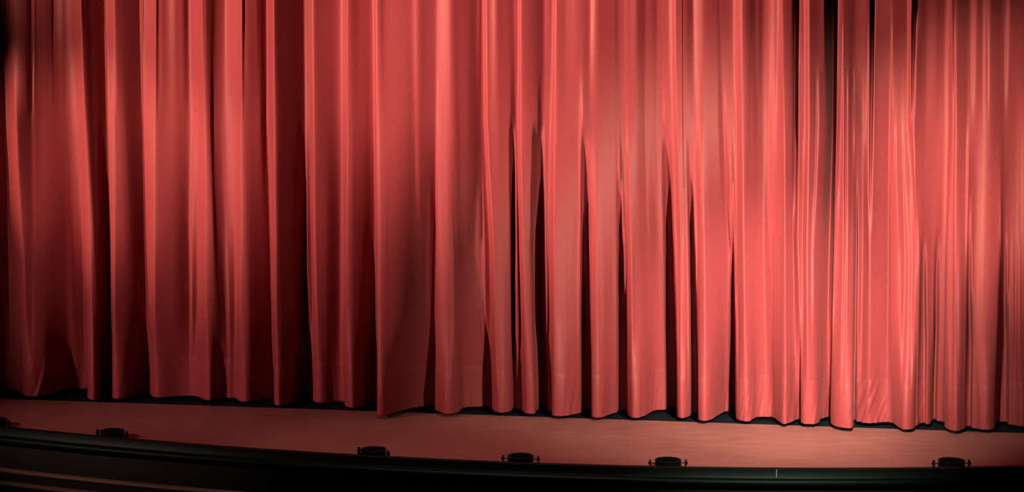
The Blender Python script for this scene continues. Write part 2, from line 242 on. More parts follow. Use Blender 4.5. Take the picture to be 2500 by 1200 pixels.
 "27431 56 53 49 46 45 45 45 47 45 45 41 38 33 27 -178 -185 16 7 -194 -184 -172 -165 -163 -166 -169 -173 -180 -184 -185 11 29 37 39 41 40 41 40 42 41 41 41 40 39 28 6 11 13 16 16 16 17 16 16 15 14 13 12 11 10 10 11 10 11 11 11 11 11 12 12 11 13 12 12 12 13 12 13 13 12 13 12 13 12 12 12 12 12 12 11 12 11 11 10 9 8 8 5 -2 -7 -15 -22 -33 -49 -78 -107 -284 -284 -272 -212 -192 -180 -172 -163 -7 -4 0 5 8 13 16 49 64 72 71 68 65 61 63 71 77 82 80 77 75 73 70 -883 -4 -29 -35 -37 -36 -36 -37 -35 -30 -19 -8 -2 -1 0 0 2 1 2 4 4 5 7 7 8 9 17 22 27 32 34 38 39 42 43 43 44 43 43 42 42 41 41 39 37 33 15 -143 -137 -131 -125 -119 -113 -103 -69 -9 0 2 3 4 5 6 6 6 6 7 5 5 4 4 3 2 1 2 1 1 1 1 0 -1 2 2 5 5 6 7 8 8 10 16 18 19 19 19 17 8 -17 -45 -56 -48 -44 -41 -38 -34 -35 -38 -44 -52 -60 -67 -74 -76 -77 -75 -70 -61 -49 -35 -23 -17 -13 -8 -6 -3 -1 2 3 6 7 9 11 16 22 27 63 61 18 6 18 30 27 20 12 7 -2 -16 -30 -45 -59 -72 -83 -94 -105 -106 -91 -80 -65 -45 -26 -14 -8 -4 -2 1 4 5 6 7 8 8 8 9 10 10 10 10 11 10 11 10 10 11 10 11 10 13 14 19 24 31 36 71 79 79 -7 -8 40 -333 -342 -351 -355 -353 -109 -19 8 26 38 41 42 44 46 45 47 46 47 47 46 47 48 47 48 48 49 49 49 50 50 51 50 51 51 50 49 16 4 -13 -15 -17 -14 -11 -11 -10 -9 -8 -7 -10 -83 -108 -125 -133 -133 -125 -109 -20 -5 6 12 16 19 21 24 24 25 26 26 26 27 28 28 29 28 25 24 21 15 7 -2 -9 -16 -25 -159 -172 -178 -177 -171 -163 -151 -130 -107 -9 -6 -5 -4 -6 -3 0 3 7 10 13 13 15 15 15 15 16 16 17 17 17 19 20 21 22 24 23 22 19 16 13 9 3 -7 -902 -902 -277 -30 -23 -15 -11 -7 -4 -3 -3 -2 -2 -1 -2 0 -1 -1 0 -1 -1 0 -1 -1 0 -1 0 1 0 2 2 2 3 3 3 4 5 5 5 7 6 8 9 11 12 10 8 8 5 1 -4 -6 -6 0 10 14 15 15 14 14 14 13 13 13 12 12 11 11 10 7 -9 -18 -22 -23 -20 -17 -15 -14 -13 -13 -12 -13 -12 -12 -12 -11 -12 -11 -12 -12 -11 -11 -10 -10 -9 -8 -8 -6 -5 -3 -2 1 5 9 12 15 17 17 14 11 10 11 11 11 11 12 11 13 16 19 22 23 23 25 24 26 27 29 30 29 26 11 11 10 9 8 7 6 4 3 2 0 -2 -246 -251 -250 -9 -8 -6 -10 -10 -14 -12 -13 -11 -11 -10 -6 -1 2 1 1 2 1 1 2 1 2 3 5 37 46 11 62 15 12 -8 -15 -113 -125 -130 -127 -30 -17 -11 -10 -8 -7 -7 -5 -5 -4 -3 -2 -2 -1 -1 0 1 3 7 10 14 17 63 62 45 23 0 -16 -28 -21 -23 -45 -79 -97 -99 -89 -51 -25 -18 -14 -12 -11 -9 -9 -8 -8 -8 -8 -9 -10 -9 -10 -11 -11 -10 -11 -10 -11 -10 -11 -11 -11 -11 -12 -13 -14 -16 -21 -31 -53 -71 -70 -14 -2 2 4 8 10 9 3 -1 -5 -7 -8 -10 -10 -9 -9 -7 -5 -4 -1 0 1 2 2 2 2 2 3 2 2 3 2 3 2 3 2 2 2 3 7 9 7 4 4 9 9 6 1 -2 -5 -7 -10 -12 -15 -15 -14 -12 -8 -7 -5 -4 -5 -4 -4 -3 -1 1 2 5 7 9 11 12 12 13 15 14 16 15 13 10 5 2 2 2 3 3 4 3 5 5 6 7 8 9 8 5 1 -2 -2 -3 -6 -13 -29 -56 -57 -31 -14 -9 -12 -21 -32 -40 -46 -58 -67 -68 -60 -35 -13 -8 -5 -7 -6 -8 -8 -8 -9 -10 -6 -4 -2 -2 1 4 7 8 4 -7 -16 -26 -39 -46 -48 -39 -28 -18 -12 -9 -6 -4 -2 1 2 3 3 4 3 4 4 4 4 4 4 3 4 4 5 11 19 21 22 21 19 18 15 -92 -99 -98 -2 1 5 4 -2 -9 -13 -19 -34 -58 -77 -89 -95 -95 -91 -81 -67 1 6 10 12 15 17 20 22 23 24 23 19 15 19 27 34 35 33 32 28 22 11 9 16 18 17 14 7 -2 -6 -9 -17 -67 -73 -70 -62 -54 -51 -51 -59 -78 -111 -131 -144 -148 -140 -126 -105 10 9 11 12 15 16 18 21 23 27 29 33 39 96 542 1064 300 -208 -1022 -1188 19 24 22 21 23 26 -513 -510 45 47 51 54 59 66 75 83 -351 85 79 77 80 91 113 136 232 1100 1341 364 227 232 241 245 -398 -447 -925 -1909 -835 14 17 15 15 15 15 14 -106 -106 -97 -86 31 35 38 40 43 -113 -126 51 55 56 60 62 58 46 31 -40 -36 -36 29 41 40 35 30 25 17 3 -14 -12 14 19 -173 -182 44 896 524 -200 -1046 -242 28 29 22 18 16 16 14 12 11 12 13 12 12 13 12 13 14 14 15 16 16 14 -74 -75 -78 -75 -69 -62 -3 -3 -3 -2 -1 0 1 1 0 0 -2 -4 -8 -9 -7 -5 -4 -3 -2 -2 -2 -83 -85 -80 -76 -74 -96 -171 13 63 44 45 42 42 42 42 32 12 5 9 9 9 11 12 12 13 12 5 1 1 -1 -3 -4 -6 -6 -7 -7 -9 -12 -28 -55 -98 -114 -117 -110 -95 -75 -53 -32 -21 -19 -29 -46 -60 -61 4 12 17 21 22 22 20 21 21 20 20 18 2 -9 -8 -3 -2 -4 -2 1 1 -1 -4 -8 -10 -7 -9 -10 -12 -10 -9 -7 -5 -3 -2 2 5 8 11 14 16 19 19 19 19 20 20 21 22 23 26 27 27 28 28 24 15 8 7 7 9 8 9 10 10 10 9 10 8 9 8 7 6 4 2 1 0 -2 -3 -4 -4 -5 -6 -8",
 "27349 69 68 65 64 62 60 59 58 55 54 52 48 41 37 31 -189 -163 -146 -145 -150 -156 -163 -168 -175 -179 -184 -190 -194 -195 4 19 28 32 33 34 34 34 34 35 35 35 35 34 26 10 12 14 15 15 16 16 16 16 15 15 15 14 14 13 14 14 14 14 15 15 16 16 17 16 18 17 18 18 18 18 18 19 19 19 19 19 19 19 20 19 19 19 18 18 18 18 17 17 16 13 15 9 5 3 -1 -4 -10 -18 -31 -46 -482 -482 -480 -152 -142 -128 -110 -83 -37 -21 -13 -7 0 5 10 34 56 64 63 60 59 61 68 134 145 141 64 29 33 27 53 -825 -12 -59 -63 -53 -37 -28 -21 -17 -12 -8 -2 0 1 1 1 2 3 3 6 6 9 10 11 13 15 20 23 26 30 33 37 39 42 44 44 45 44 45 45 45 44 45 44 43 39 27 -165 -161 -155 -143 -127 -111 -98 -60 -12 -3 0 1 3 3 3 4 4 4 5 4 4 4 4 4 3 4 3 4 5 4 6 7 7 8 10 10 12 12 13 15 15 16 25 27 28 26 25 22 14 -6 -86 -89 -75 -54 -35 -23 -18 -18 -24 -40 -68 -83 -89 -91 -89 -84 -75 -64 -50 -39 -28 -22 -17 -13 -10 -7 -5 -3 -2 0 3 4 7 9 14 23 27 29 28 25 21 48 40 30 20 8 10 1 -11 -25 -34 -43 -51 -62 -79 -105 -117 -115 -106 -87 -56 -31 -19 -13 -9 -5 -1 2 4 7 10 11 11 13 13 15 15 15 16 16 16 16 17 16 17 17 17 17 19 20 23 26 31 35 37 38 38 62 57 57 -407 -404 -398 -397 -396 -29 0 19 34 42 45 45 46 45 46 47 46 47 46 47 48 48 49 49 50 51 52 52 52 80 85 81 73 61 45 25 6 -11 -6 7 -145 6 6 4 5 7 5 3 0 -100 -122 -138 -145 -142 -134 -118 -10 2 9 13 14 15 15 17 18 20 21 23 25 31 34 37 36 38 37 38 35 32 29 22 12 -3 -14 -205 -207 -206 -203 -197 -190 -184 -177 -14 -11 -9 -8 -8 -11 -7 -3 2 8 13 18 19 20 21 21 23 23 24 25 25 27 29 31 33 34 36 35 35 34 33 28 23 23 21 -1157 -1161 -94 -74 -40 -22 -13 -8 -5 -5 -3 -3 -1 -1 0 1 1 1 2 1 2 2 2 4 3 4 5 6 7 7 8 9 10 11 12 12 13 15 15 15 17 17 19 19 19 18 18 18 16 12 4 -3 -2 8 19 22 24 23 25 24 26 25 27 27 28 29 31 31 32 31 19 -172 -164 -142 -17 -15 -15 -15 -16 -14 -15 -13 -15 -13 -14 -13 -13 -13 -12 -12 -10 -8 -6 -4 -3 -2 0 2 3 5 8 10 12 15 16 19 20 19 18 16 15 16 15 15 16 15 16 16 18 20 22 21 23 24 24 26 28 30 31 31 31 28 28 28 27 25 24 21 14 11 9 5 0 -359 -346 -337 1 2 3 0 -2 -1 0 -2 -3 -1 0 2 4 7 5 3 5 3 4 5 6 23 148 416 210 -47 -216 -211 -196 26 20 5 -150 -149 -146 -139 -127 -2 0 1 1 2 2 3 3 4 4 5 6 10 15 22 57 193 291 203 92 48 34 11 -56 -202 -285 -184 7 21 21 -147 -145 -135 -123 -106 -82 -9 -5 -4 -3 -3 -3 -2 -1 -2 -1 -2 -1 -2 -1 -2 -1 -1 0 1 1 1 3 3 4 2 3 3 2 0 -5 -60 -59 -16 115 379 138 -64 -93 -77 -80 -162 -114 -160 2 -62 -46 -45 -46 -42 -35 -20 -8 -3 0 3 6 6 7 7 7 8 8 9 8 9 8 9 8 10 8 9 9 10 11 15 18 32 31 -286 62 51 41 33 27 20 11 4 1 -65 -79 -87 -87 7 9 9 8 8 9 8 10 12 13 15 16 19 20 22 23 23 23 22 24 25 24 19 14 11 11 12 13 15 16 15 17 17 13 14 14 14 14 14 11 3 0 2 4 8 37 144 307 119 -46 -101 -107 -313 -328 -141 -55 -45 -61 -74 -87 -92 -91 -1 3 5 5 6 6 8 8 9 11 19 56 56 24 -21 -65 -99 -11 18 4 -81 -83 -84 -82 -78 -67 -52 -9 2 6 9 12 13 15 17 17 18 19 18 20 19 18 19 18 18 18 18 18 18 23 45 47 44 37 30 20 8 -159 -168 -161 -112 -95 51 44 30 14 5 -2 -15 -76 -95 -109 -117 -119 -117 -110 -100 10 16 20 24 27 31 33 34 36 35 35 31 28 30 37 43 42 42 40 38 33 29 25 24 24 20 14 -1 -10 -16 -33 -48 -64 -72 -76 -77 -79 -82 -88 -96 -107 -118 -127 -130 -130 -122 -110 -98 -85 -81 52 50 51 51 52 53 57 60 64 70 89 157 109 88 -3 -290 -539 -119 58 44 47 46 -122 -133 -422 -438 52 60 62 63 65 65 63 74 -322 116 112 108 111 117 131 148 163 238 509 657 352 233 223 222 -375 -499 -842 -947 -630 16 19 17 15 15 16 -116 -121 -126 -129 -130 36 44 49 54 57 -139 -152 63 67 66 64 63 62 55 48 40 45 85 87 37 1 51 41 39 40 37 -66 -68 -69 -74 -81 -160 35 252 67 -314 -185 36 38 36 32 29 27 25 24 24 23 22 22 21 21 22 23 24 26 27 29 30 29 -60 -71 -79 -79 -78 -73 -69 -64 -65 -65 -63 14 14 13 12 13 14 13 10 -75 -75 1 5 6 8 9 10 11 10 -3 -63 -153 -218 -231 37 45 37 33 32 32 33 35 38 39 39 37 34 34 30 27 21 19 19 18 17 17 18 15 6 3 1 -1 -3 -5 -6 -12 -27 -42 -189 -194 -188 -87 -70 -55 -45 -38 -35 -39 -50 -65 -77 -82 11 15 19 22 23 24 23 22 23 23 25 25 -120 -122 41 62 50 39 31 24 15 5 -4 -8 -11 -8 -10 -11 -13 -14 -13 -10 -6 -3 -1 1 3 4 8 9 12 12 13 13 12 12 12 11 11 13 18 29 39 44 46 45 40 34 30 26 22 20 19 16 13 10 8 6 3 2 0 -1 -4 -5 -8 -8 -7 -3 -5 -9 -11 -13 -15 -17",
 "27374 69 68 67 67 66 65 62 62 59 57 56 52 50 45 31 -218 -168 -148 -140 -140 -149 -161 -174 -184 -189 -188 -181 -165 -141 -58 -31 -1 13 18 20 22 23 24 26 26 28 28 26 22 15 12 14 14 15 16 15 17 16 18 17 18 18 18 19 19 20 20 21 21 22 23 23 23 24 25 25 26 25 27 26 26 28 27 27 28 28 29 29 29 28 27 27 27 26 26 25 25 25 23 20 21 16 13 13 11 9 6 3 -3 -9 -665 -672 -675 -115 -103 -85 -66 -48 -36 -27 -20 -15 -10 -4 1 23 51 60 57 54 55 62 196 198 184 125 87 32 21 38 11 -843 -117 -114 -104 -67 -23 -11 -3 0 3 4 5 5 6 7 7 7 9 9 12 13 15 17 18 19 21 23 25 31 33 38 39 43 44 47 46 47 47 48 47 47 47 47 46 45 41 31 -194 -196 -186 -172 -153 -127 -99 -42 -13 -5 -1 2 4 4 5 5 6 6 7 8 8 9 8 9 10 10 10 10 11 11 12 14 14 15 17 17 19 19 21 22 24 24 32 33 33 30 28 25 18 7 -188 -188 -29 -20 -14 -11 -9 -10 -18 -37 -100 -108 -111 -106 -100 -91 -78 -59 -42 -31 -24 -17 -14 -11 -9 -8 -6 -5 -5 -3 -2 0 2 5 11 21 27 64 28 25 24 46 47 36 24 9 -6 -5 -12 -18 -21 -22 -26 -32 -42 -129 -147 -148 -139 -116 -69 -39 -25 -18 -13 -8 -3 1 6 9 13 15 17 17 20 21 23 24 24 24 24 25 25 25 26 25 27 25 27 26 27 28 30 31 32 35 35 57 61 65 -474 -462 -417 -411 -405 -18 7 25 37 43 46 45 45 45 44 45 44 45 45 46 47 47 48 49 50 51 77 98 107 109 102 88 72 57 58 53 28 26 15 -16 -387 14 14 14 15 15 13 10 6 2 -175 -175 -169 -158 -141 -118 -3 8 14 14 13 13 13 13 15 18 19 22 27 35 40 43 43 44 46 46 44 44 42 38 28 15 1 -239 -239 -235 -229 -222 -211 -199 -182 -14 -10 -8 -6 -6 -8 -4 1 7 13 18 23 26 26 28 28 29 31 31 32 33 34 37 38 41 43 43 43 41 39 40 36 30 31 31 -1329 -1331 -77 -61 -43 -28 -17 -12 -9 -7 -5 -4 -1 3 6 4 4 3 3 4 5 7 7 8 9 10 11 12 14 14 15 16 18 18 20 20 21 22 23 23 24 24 25 24 25 24 24 24 24 23 24 24 25 26 26 28 29 29 31 30 30 28 24 21 31 41 57 82 37 36 30 -345 -344 -73 -59 -42 -32 -25 -22 -20 -19 -17 -16 -16 -15 -14 -14 -13 -12 -9 -7 -4 -1 2 3 6 8 16 18 21 25 18 21 22 24 24 25 25 25 25 25 24 24 25 24 24 24 25 25 26 27 27 29 29 29 29 29 27 26 23 21 18 14 14 40 66 100 -179 59 31 25 19 -264 -276 -275 -260 -230 12 11 11 10 10 10 11 11 11 11 12 13 14 15 14 16 14 14 14 21 738 610 32 -46 -68 -289 -792 -195 124 17 8 -160 -163 -158 -147 -133 -118 8 10 10 11 11 12 13 14 15 16 17 23 192 819 735 171 34 26 29 53 76 78 66 -129 -1147 -742 32 38 38 -192 -189 -176 -155 -129 -108 5 3 4 1 3 4 7 8 10 8 6 8 4 6 11 11 9 12 8 9 9 12 14 12 14 17 18 18 15 8 -123 -114 -13 754 752 -102 -228 -232 -145 -128 -137 172 -777 97 -124 -90 -67 -68 -72 -88 -72 2 9 7 12 14 11 15 14 16 17 19 16 18 16 16 17 18 17 18 17 18 18 20 22 65 332 380 117 -58 -209 -365 -383 34 40 46 38 28 -141 -131 -118 -110 -101 15 19 19 19 21 23 24 23 26 25 26 26 31 35 29 29 39 41 36 33 29 24 22 14 21 30 36 38 38 36 35 40 38 30 19 18 13 8 2 -6 -7 -7 1 20 1133 761 -75 -112 -106 -23 -42 -599 -1471 -144 9 8 -63 -80 -103 -106 -100 -86 14 12 8 11 12 14 13 10 -56 48 1113 520 -11 -60 -132 -837 -755 48 20 10 -141 -132 -114 -97 -85 -83 -93 8 24 34 40 29 29 32 37 41 44 45 46 45 45 44 44 45 46 48 49 50 51 52 53 52 51 47 44 -54 -56 -251 -193 184 62 -97 -217 -213 57 45 28 -103 -117 -132 -140 -144 -145 -147 -151 -155 26 35 41 46 47 47 46 47 47 47 47 47 47 47 46 47 46 44 44 41 41 40 40 41 44 47 52 -59 -52 -47 -47 -49 -64 -73 -84 -94 -102 -109 -115 -122 -126 -129 -131 -130 -127 -120 -120 -125 -137 -145 102 96 89 84 81 79 80 82 87 94 101 -111 -108 -112 -128 -146 -178 99 83 65 67 72 -238 -244 -263 -274 -273 128 122 121 126 135 -397 121 105 103 107 110 117 121 124 129 138 142 148 155 168 187 215 234 -308 -304 -305 -641 -638 49 41 36 -64 -68 -84 -95 -107 -116 -123 -128 -127 72 70 64 58 58 -378 90 82 68 56 47 45 44 42 58 343 1091 357 -501 -793 108 69 65 61 54 -94 -97 -102 -106 -120 -125 -126 -124 21 29 38 45 44 42 39 37 34 34 32 31 31 30 31 30 30 30 32 31 32 32 31 30 24 -65 -73 -80 -88 -90 -89 -86 -82 -82 -82 -79 -72 13 12 12 15 18 17 13 -68 -73 -65 -51 2 5 4 -2 -71 -77 -74 -63 -50 -34 -11 1 5 8 14 24 30 32 33 34 39 64 64 59 57 50 41 32 23 19 19 24 33 45 46 25 18 11 6 -1 -5 -9 -12 -16 -18 -294 -294 -294 -44 -42 -38 -36 -33 -36 -41 -56 -73 -84 -83 -6 3 6 11 13 17 18 20 17 16 16 15 -110 29 261 5 -204 48 44 39 27 14 1 -6 -9 -11 -13 -15 -18 -20 -20 -17 -12 -6 -3 0 1 4 5 7 9 10 10 11 10 11 9 6 3 5 -36 63 166 138 103 75 56 45 7 7 4 5 7 10 9 6 0 -7 -9 -7 -6 -7 -9 -12 -19 -22 -20 -9 -7 -9 -12 -13 -17 -21",
 "27409 72 71 69 68 68 66 66 63 64 61 63 62 62 62 -145 -149 -142 -134 -129 -135 -147 -163 -177 -191 -198 -201 -197 -183 -158 -81 -64 -49 -29 3 19 24 26 27 29 29 27 22 17 15 15 16 18 18 20 21 21 22 24 23 25 26 26 27 28 29 30 31 32 33 34 35 37 36 37 37 37 38 36 38 37 37 37 37 36 38 37 37 37 34 31 28 27 24 22 21 24 30 33 34 32 32 29 27 26 26 24 27 26 23 20 -860 -861 -860 -103 -95 -83 -72 -57 -38 -19 -3 7 11 15 20 41 56 61 63 128 133 147 167 169 157 123 73 67 50 30 27 -940 -196 -190 -183 -177 13 16 17 18 18 19 19 20 19 21 20 21 22 24 25 25 28 29 32 34 36 36 37 40 42 46 47 49 50 51 50 50 48 51 54 51 48 41 48 48 43 34 -247 -240 -223 -206 -196 -190 -187 1 9 12 13 13 14 15 15 15 15 15 15 16 15 15 16 15 16 15 16 16 16 17 19 19 21 22 23 24 25 27 29 30 32 33 38 37 38 35 33 29 23 6 -293 -296 8 14 14 13 8 5 -1 -110 -121 -124 -123 -119 -111 -102 -91 -76 -56 -32 -18 -9 -6 -4 -3 -1 1 2 3 5 7 9 12 15 19 27 32 34 34 34 33 61 58 53 48 44 33 -243 11 13 15 15 14 10 9 -215 -206 -189 -169 -150 -135 -20 -13 -11 -8 -5 -2 1 5 7 13 17 22 26 29 30 32 33 33 34 35 36 36 37 37 37 37 37 38 38 38 39 39 40 41 41 42 59 60 60 -613 -606 -407 -399 -395 6 20 29 35 40 42 43 43 44 43 43 43 44 44 44 45 46 45 46 47 47 138 145 141 130 115 97 79 67 57 54 36 30 27 9 -481 8 14 11 12 13 14 12 11 10 -204 -196 -182 -167 -152 -138 4 13 18 18 18 19 18 19 21 23 26 32 36 40 42 44 45 45 47 46 46 44 43 39 30 18 6 -242 -245 -249 -249 -248 -242 -233 -223 -8 -7 -7 -5 -4 -3 3 11 17 22 25 28 30 32 33 35 35 36 37 37 38 63 79 82 76 68 61 56 53 49 35 14 2 -12 -38 -1418 -1426 -185 -51 -34 -22 -14 -8 -4 -3 -1 1 2 7 9 7 7 7 7 8 9 10 12 12 14 14 16 17 18 20 21 23 24 26 27 29 29 32 32 33 33 35 35 34 35 35 34 33 33 32 32 32 33 33 34 35 36 37 36 36 33 30 26 18 43 70 54 66 8 19 5 -408 -409 -83 -73 -60 -47 -39 -33 -30 -26 -24 -22 -19 -18 -16 -14 -13 -11 -8 -5 -1 1 4 6 8 10 21 26 34 44 32 36 39 42 44 44 45 43 42 40 38 35 32 31 28 27 27 26 26 27 27 28 29 29 28 27 26 23 20 16 11 5 16 97 -44 -126 60 31 28 21 15 -306 -299 -287 -274 -263 14 14 13 12 11 10 11 11 13 16 18 20 23 24 24 26 26 27 38 394 903 179 -27 -87 -508 -943 -32 143 134 15 9 -191 -187 -175 -155 -130 -109 -92 16 18 18 19 19 21 23 26 35 67 279 1054 670 140 68 62 63 66 71 76 78 71 -272 -1507 -639 68 70 -1 -232 -224 -211 -185 -144 -134 2 5 8 9 10 8 11 12 10 11 13 10 12 14 15 16 18 18 15 16 17 17 19 19 19 18 18 14 10 2 -82 25 685 1155 58 -141 -164 -163 -155 -151 -164 177 -741 -556 -171 -89 -90 -81 -87 -91 -90 24 24 19 16 15 17 20 20 23 24 27 31 33 25 25 30 32 30 21 18 18 16 12 13 313 1226 308 -27 -55 -48 -43 -190 -995 -638 109 175 -134 -136 -134 -130 -123 -114 -111 43 41 35 32 29 28 27 27 28 30 34 38 43 47 50 53 55 57 55 53 46 41 39 43 46 47 46 45 44 42 40 38 34 32 28 23 0 -12 -15 -18 -14 182 1272 931 -23 -88 -95 -89 -79 -79 -104 -933 -1568 -179 -58 -58 -71 -83 -86 -78 -64 36 43 -140 35 30 29 26 23 -79 106 1354 648 0 -38 -41 -113 -911 -1043 95 -149 -164 -147 -119 -110 -101 -103 -91 -82 60 59 55 52 52 53 56 59 62 64 64 64 63 62 65 67 71 71 70 70 68 66 63 60 57 52 46 -45 75 490 33 131 23 -61 -317 -881 -453 176 -70 -78 -148 -171 -173 -165 -154 -143 -132 -115 -99 52 54 55 55 57 57 59 60 60 61 60 59 58 56 53 51 48 47 45 43 43 43 44 45 46 48 -57 -57 -56 -54 -53 -56 -61 -82 -100 -127 -136 -138 -140 -140 -141 -139 -139 -135 -126 -120 -119 -123 -126 95 96 93 92 90 88 85 83 80 75 68 59 -103 -111 -110 -106 -104 -98 56 45 44 47 -226 -230 -232 -232 -226 88 90 94 97 100 -241 102 102 102 104 109 117 132 148 146 146 149 149 152 154 160 166 169 -184 -193 -202 -770 -764 41 34 -63 -73 -79 -86 -94 -104 -112 -118 -120 -120 70 76 81 -81 -92 -149 63 63 59 53 52 53 55 59 134 940 946 103 -874 -497 105 82 71 64 59 -111 -110 -109 -112 -109 -106 -96 -84 -66 25 35 41 42 42 40 39 38 36 35 34 34 34 34 35 35 35 36 37 39 38 39 36 32 -94 -93 -90 -92 -93 -94 -95 -92 -91 -86 -75 -58 -40 -38 -4 10 15 15 9 -37 -87 -90 -74 6 3 10 15 -94 -96 -85 7 8 9 16 14 95 197 234 324 212 144 98 62 29 -201 -556 -205 44 59 52 43 36 29 37 388 458 72 -401 -190 -43 -8 -8 -13 -14 -17 -17 -20 -21 -363 -360 -352 -35 -43 -39 -32 -28 -25 -36 -52 -76 -104 -118 7 16 -40 -21 -1 11 23 32 39 39 32 24 46 296 536 254 85 -698 -431 73 35 6 -5 -5 -5 -11 -22 -21 -22 -27 -42 -29 -9 -4 -5 -4 -5 0 4 9 11 13 14 16 18 20 22 31 57 233 232 304 185 201 210 209 181 152 46 -105 -563 -550 -169 100 65 33 20 -91 -90 12 18 21 22 20 -67 -70 -71 -72 27 22 17 16 15 15",
